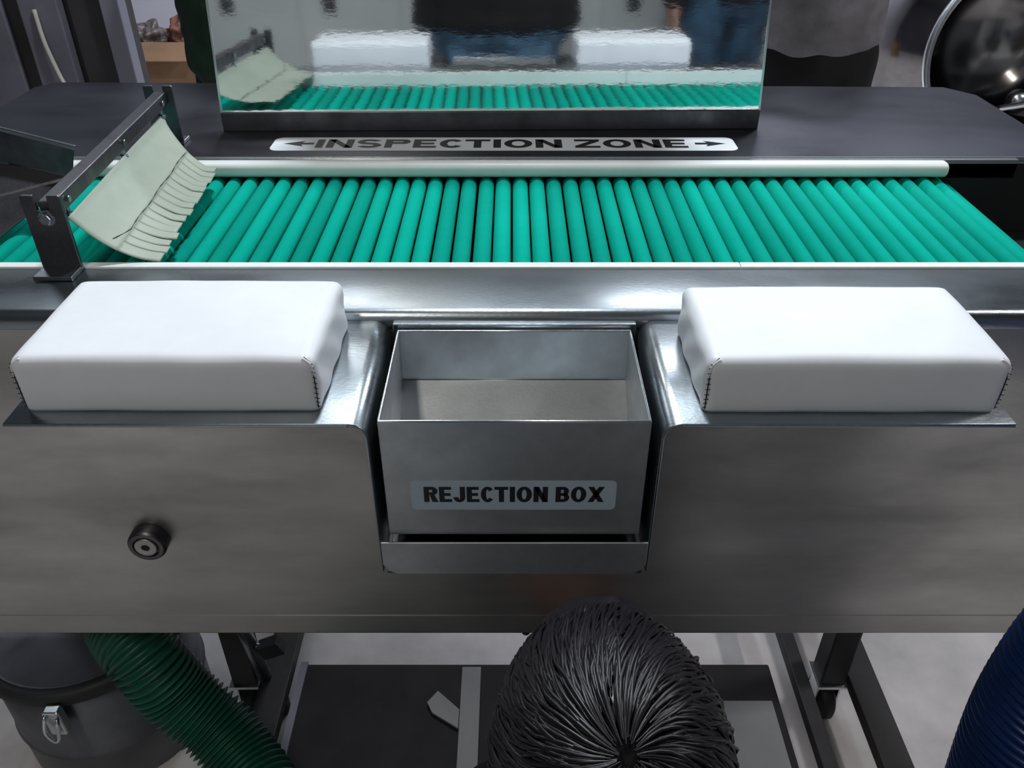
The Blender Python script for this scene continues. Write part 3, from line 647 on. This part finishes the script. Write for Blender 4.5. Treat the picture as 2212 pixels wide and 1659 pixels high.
def head_parts(c, fw, up_, s=1.0):
    fw = Vector(fw).normalized(); up_ = Vector(up_); up_ = (up_ - fw * up_.dot(fw)).normalized(); rt = fw.cross(up_)
    rot = Matrix((rt, -fw, up_)).transposed()
    P = lambda a, b_, z: Vector(c) + (rt * a + fw * b_ + up_ * z) * s
    def extra(bm):
        ico(bm, P(0, 0, .02), (.074 * s, .093 * s, .095 * s), rot, 3); ico(bm, P(0, .025, -.05), (.055 * s, .062 * s, .062 * s), rot, 3)
        ico(bm, P(0, .088, -.008), (.010 * s, .014 * s, .024 * s), rot, 2); ico(bm, P(0, .098, -.022), (.014 * s, .013 * s, .010 * s), rot, 2)
        ico(bm, P(0, .078, -.058), (.024 * s, .014 * s, .009 * s), rot, 2); ico(bm, P(0, .072, -.092), (.022 * s, .018 * s, .016 * s), rot, 2)
        for q in (-1, 1):
            ico(bm, P(q * .030, .076, .022), (.022 * s, .012 * s, .008 * s), rot, 2); ico(bm, P(q * .076, -.005, -.01), (.007 * s, .018 * s, .030 * s), rot, 2)
    return extra, P, rot
def person(name, loc, rz, label, top_m, leg_m, arms='down', H=1.70, girth=1.0, hem=.92):
    E = empty(name, loc, rz, label, 'person'); k = H / 1.70; PM = parent_world(E)
    def tr(ch): return [[(PM @ (Vector(p) * k), tuple(x * k for x in r) if hasattr(r, '__len__') else r * k) for p, r in c] for c in ch]
    g = girth
    torso = [[((0, 0, .93), (.165 * g, .115 * g, .10)), ((0, -.012, 1.07), (.150 * g, .115 * g, .09)), ((0, 0, 1.27), (.165, .115, .12)), ((0, 0, 1.38), (.13, .085, .06))], [((-.15, 0, 1.385), .058), ((.15, 0, 1.385), .058)]]
    neck = [[((0, 0, 1.40), .055), ((0, -.012, 1.52), .050)]]
    legs = [[((q * .088, 0, .90), (.090 * g, .098 * g, .08)), ((q * .10, -.005, .50), .058), ((q * .105, .012, .30), .052), ((q * .105, .02, .09), .038)] for q in (-1, 1)]
    feet = [[((q * .105, .03, .05), .040), ((q * .115, -.13, .030), (.040, .05, .026))] for q in (-1, 1)]
    if arms == 'down': A = [[((q * .185, 0, 1.375), .052), ((q * .235, .02, 1.10), .041), ((q * .245, -.05, .87), .028)] for q in (-1, 1)]; hd, pn = (0, -.15, -1), lambda q: (-q, 0, 0)
    else: A = [[((q * .185, 0, 1.375), .052), ((q * .225, -.03, 1.12), .043), ((q * .085, -.245, 1.30), .028)] for q in (-1, 1)]; hd, pn = None, None
    hands = []
    for q, a in zip((-1, 1), A):
        if arms == 'down': hand(hands, a[-1][0], hd, pn(q), 1, .35, 1 if q > 0 else -1)
        else: hand(hands, a[-1][0], (-q * .25, -.75, .65), (-q, -.2, 0), 1, .55, 1 if q < 0 else -1)
    ex, P, rot = head_parts(PM @ (Vector((0, -.03, 1.60)) * k), PM.to_3x3() @ Vector((0, -1, -.25)), (0, 0, 1), k)
    remesh('body', tr(torso + neck + legs + A + hands + [[(f[0][0], .034), (f[1][0], .022)] for f in feet]), M['skin'], E, .0085, 0, 3, 0, ex)
    hemc = [[((0, 0, hem + .05), (.172 * g, .125 * g, .055)), ((0, -.012, 1.07), (.158 * g, .122 * g, .09))]]
    sl = [[a[0], a[1], (Vector(a[1][0]).lerp(Vector(a[2][0]), .85), .036)] for a in A]
    remesh('shirt', tr([torso[0][1:], torso[1]] + hemc + sl), M[top_m], E, .011, .012, 4, .006)
    remesh('trousers', tr([[((0, 0, .95), (.165 * g, .118 * g, .06)), ((0, 0, .88), (.165 * g, .115 * g, .08))]] + legs), M[leg_m], E, .011, .010, 4, .005)
    remesh('shoes', tr(feet), M['shoe'], E, .009, .008, 3)
    bm = bmesh.new()
    ico(bm, P(0, -.018, .045), (.083 * k, .098 * k, .088 * k), rot, 4)
    for v in bm.verts: v.co += v.normal * noise.noise(v.co * 60) * .006
    obj('hair', bm, M['hair'], E, True)
    for q in (-1, 1): 
        bm = bmesh.new(); ico(bm, P(q * .030, .078, .008), .0115 * k, None, 2); e_ = obj('eye', bm, M['eye'], E, True)
        bm = bmesh.new(); ico(bm, P(q * .030, .087, .006), .0055 * k, None, 2); obj('pupil', bm, M['ink'], e_, True)
    return E
person('person', (.715, 2.16, 0), R(0), 'standing person in grey sweater and black trousers behind the right end of the table', 'grey_knit', 'black_cloth', 'up', 1.66, 1.05, .89)
person('person', (-.68, 2.32, 0), R(-15), 'standing person in dark green half hidden behind the left edge of the mirror', 'green_knit', 'black_cloth', 'up', 1.70, 1.0, .76)
ph = person('person', (.0, -.41, 0), R(180), 'person in black shirt and blue jeans seen in the mirror, holding up a phone', 'black_cloth', 'denim', 'up', 1.66, 1.8, .85)
person('person', (.92, -.80, 0), R(165), 'person in dark top and blue jeans at the right of the mirror image', 'black_cloth', 'denim_dark', 'down', 1.72, 1.1, .86)
bm = bmesh.new(); bx(bm, -.078, .078, -.016, -.008, -.038, .038, Matrix.Translation((0, -.075, 1.415)) @ Matrix.Rotation(R(-34.6), 4, 'X')); tag(obj('phone', bm, M['phone'], None, False, .003), 'black phone held up in landscape by the person in blue jeans', 'phone')

# squatting person in front of the table, head bowed
def squat():
    hc = Vector((.078, .385, .715)); E = empty('person', (.08, .22, 0), 0, 'black-haired person crouching in front of the table, head bowed, seen from above', 'person')
    tor = [[((.08, .10, .27), (.165, .12, .10)), ((.08, .16, .42), (.15, .11, .09)), ((.08, .24, .53), (.165, .11, .09)), ((.08, .27, .60), (.12, .08, .05))], [((-.075, .265, .575), .055), ((.235, .265, .575), .055)]]
    nk = [[((.08, .275, .60), .056), ((.078, .335, .675), .050)]]
    lg = [[((.08 + q * .09, .10, .26), (.085, .09, .08)), ((.08 + q * .15, .46, .37), .056), ((.08 + q * .13, .32, .09), .038)] for q in (-1, 1)]
    ft = [[((.08 + q * .13, .30, .05), .036), ((.08 + q * .14, .44, .03), (.038, .05, .024))] for q in (-1, 1)]
    ar = [[((.08 + q * .175, .265, .565), .048), ((.08 + q * .20, .40, .42), .040), ((.08 + q * .07, .56, .42), .027)] for q in (-1, 1)]
    hn = []
    for q, a in zip((-1, 1), ar): hand(hn, a[-1][0], (-q * .4, .8, -.1), (0, 0, -1), 1, .4, -1 if q > 0 else 1)
    up_ = Vector((0, .25, .97)).normalized(); fw = Vector((0, .97, -.25)).normalized()
    ex, P, rot = head_parts(hc, fw, up_, 1.0)
    remesh('body', tor + nk + lg + ar + hn + ft, M['skin'], E, .0085, 0, 3, 0, ex)
    remesh('shirt', [tor[0][1:], tor[1], [a for a in ((tor[0][0][0], (.168, .122, .07)), tor[0][1])]] + [[a[0], a[1], (Vector(a[1][0]).lerp(Vector(a[2][0]), .8), .034)] for a in ar], M['black_cloth'], E, .011, .012, 4, .005)
    remesh('trousers', [[(tor[0][0][0], (.165, .12, .09)), ((.08, .12, .25), (.165, .12, .08))]] + lg, M['denim'], E, .011, .010, 4, .005)
    remesh('shoes', ft, M['shoe'], E, .009, .008, 3)
    for q in (-1, 1):
        bm = bmesh.new(); ico(bm, P(q * .030, .078, .008), .0115, None, 2); e_ = obj('eye', bm, M['eye'], E, True)
        bm = bmesh.new(); ico(bm, P(q * .030, .087, .006), .0055, None, 2); obj('pupil', bm, M['ink'], e_, True)
    # hair: a cap plus many curved locks that leave the crown
    cr = P(0, -.055, .085)
    def extra(bm):
        ico(bm, P(0, -.012, .040), (.088, .104, .090), rot, 4); ico(bm, P(0, .070, .075), (.058, .048, .040), rot, 3); ico(bm, P(0, -.05, .0), (.078, .07, .08), rot, 3)
    cap = remesh('hair', [], M['hair'], E, .006, 0, 3, 0, extra)
    for v in cap.data.vertices: v.co += v.normal * noise.noise(v.co * 70) * .004
    bm = bmesh.new(); rnd = random.Random(4)
    up3, rt3 = up_, fw.cross(up_)
    for i in range(1300):
        th = rnd.uniform(0, 2 * math.pi); cv = rnd.uniform(.35, .65); wob = rnd.uniform(-.07, .07); lift = rnd.uniform(0, .03) if rnd.random() < .15 else 0; L = rnd.uniform(.35, 1.0); s0 = rnd.uniform(.04, .8)
        pts = []
        for j in range(6):
            a = (s0 + L * j / 5 * .9) * 1.6; tw = th + cv * a + wob * math.sin(j * 1.1)
            x_, y_, z_ = math.sin(a) * math.sin(tw), math.sin(a) * math.cos(tw), math.cos(a); y_, z_ = y_ * .80 - z_ * .60, y_ * .60 + z_ * .80
            ctr = P(0, -.012, .038); rr = 1.03 + lift * j / 5 + .035 * math.sin(j / 5 * math.pi) + (.07 * (j / 5) ** 2 if rnd.random() < .3 else 0)
            ccw = Vector((x_ * .088, y_ * .104 - .02 * (1 - a / 1.6), z_ * .090)) * rr
            if y_ > .3 and j > 2: ccw += Vector((0, .03, .012)) * (y_ - .3)
            pts.append(ctr + rt3 * ccw.x + fw * ccw.y + up3 * ccw.z)
        tube(bm, spline(pts, 8), lambda i: .0015 * math.sin(math.pi * (i + .6) / 9.2) + .0003, 5, False)
    lk = obj('hair_locks', bm, M['hair'], E, True); lk['kind'] = 'stuff'
squat()
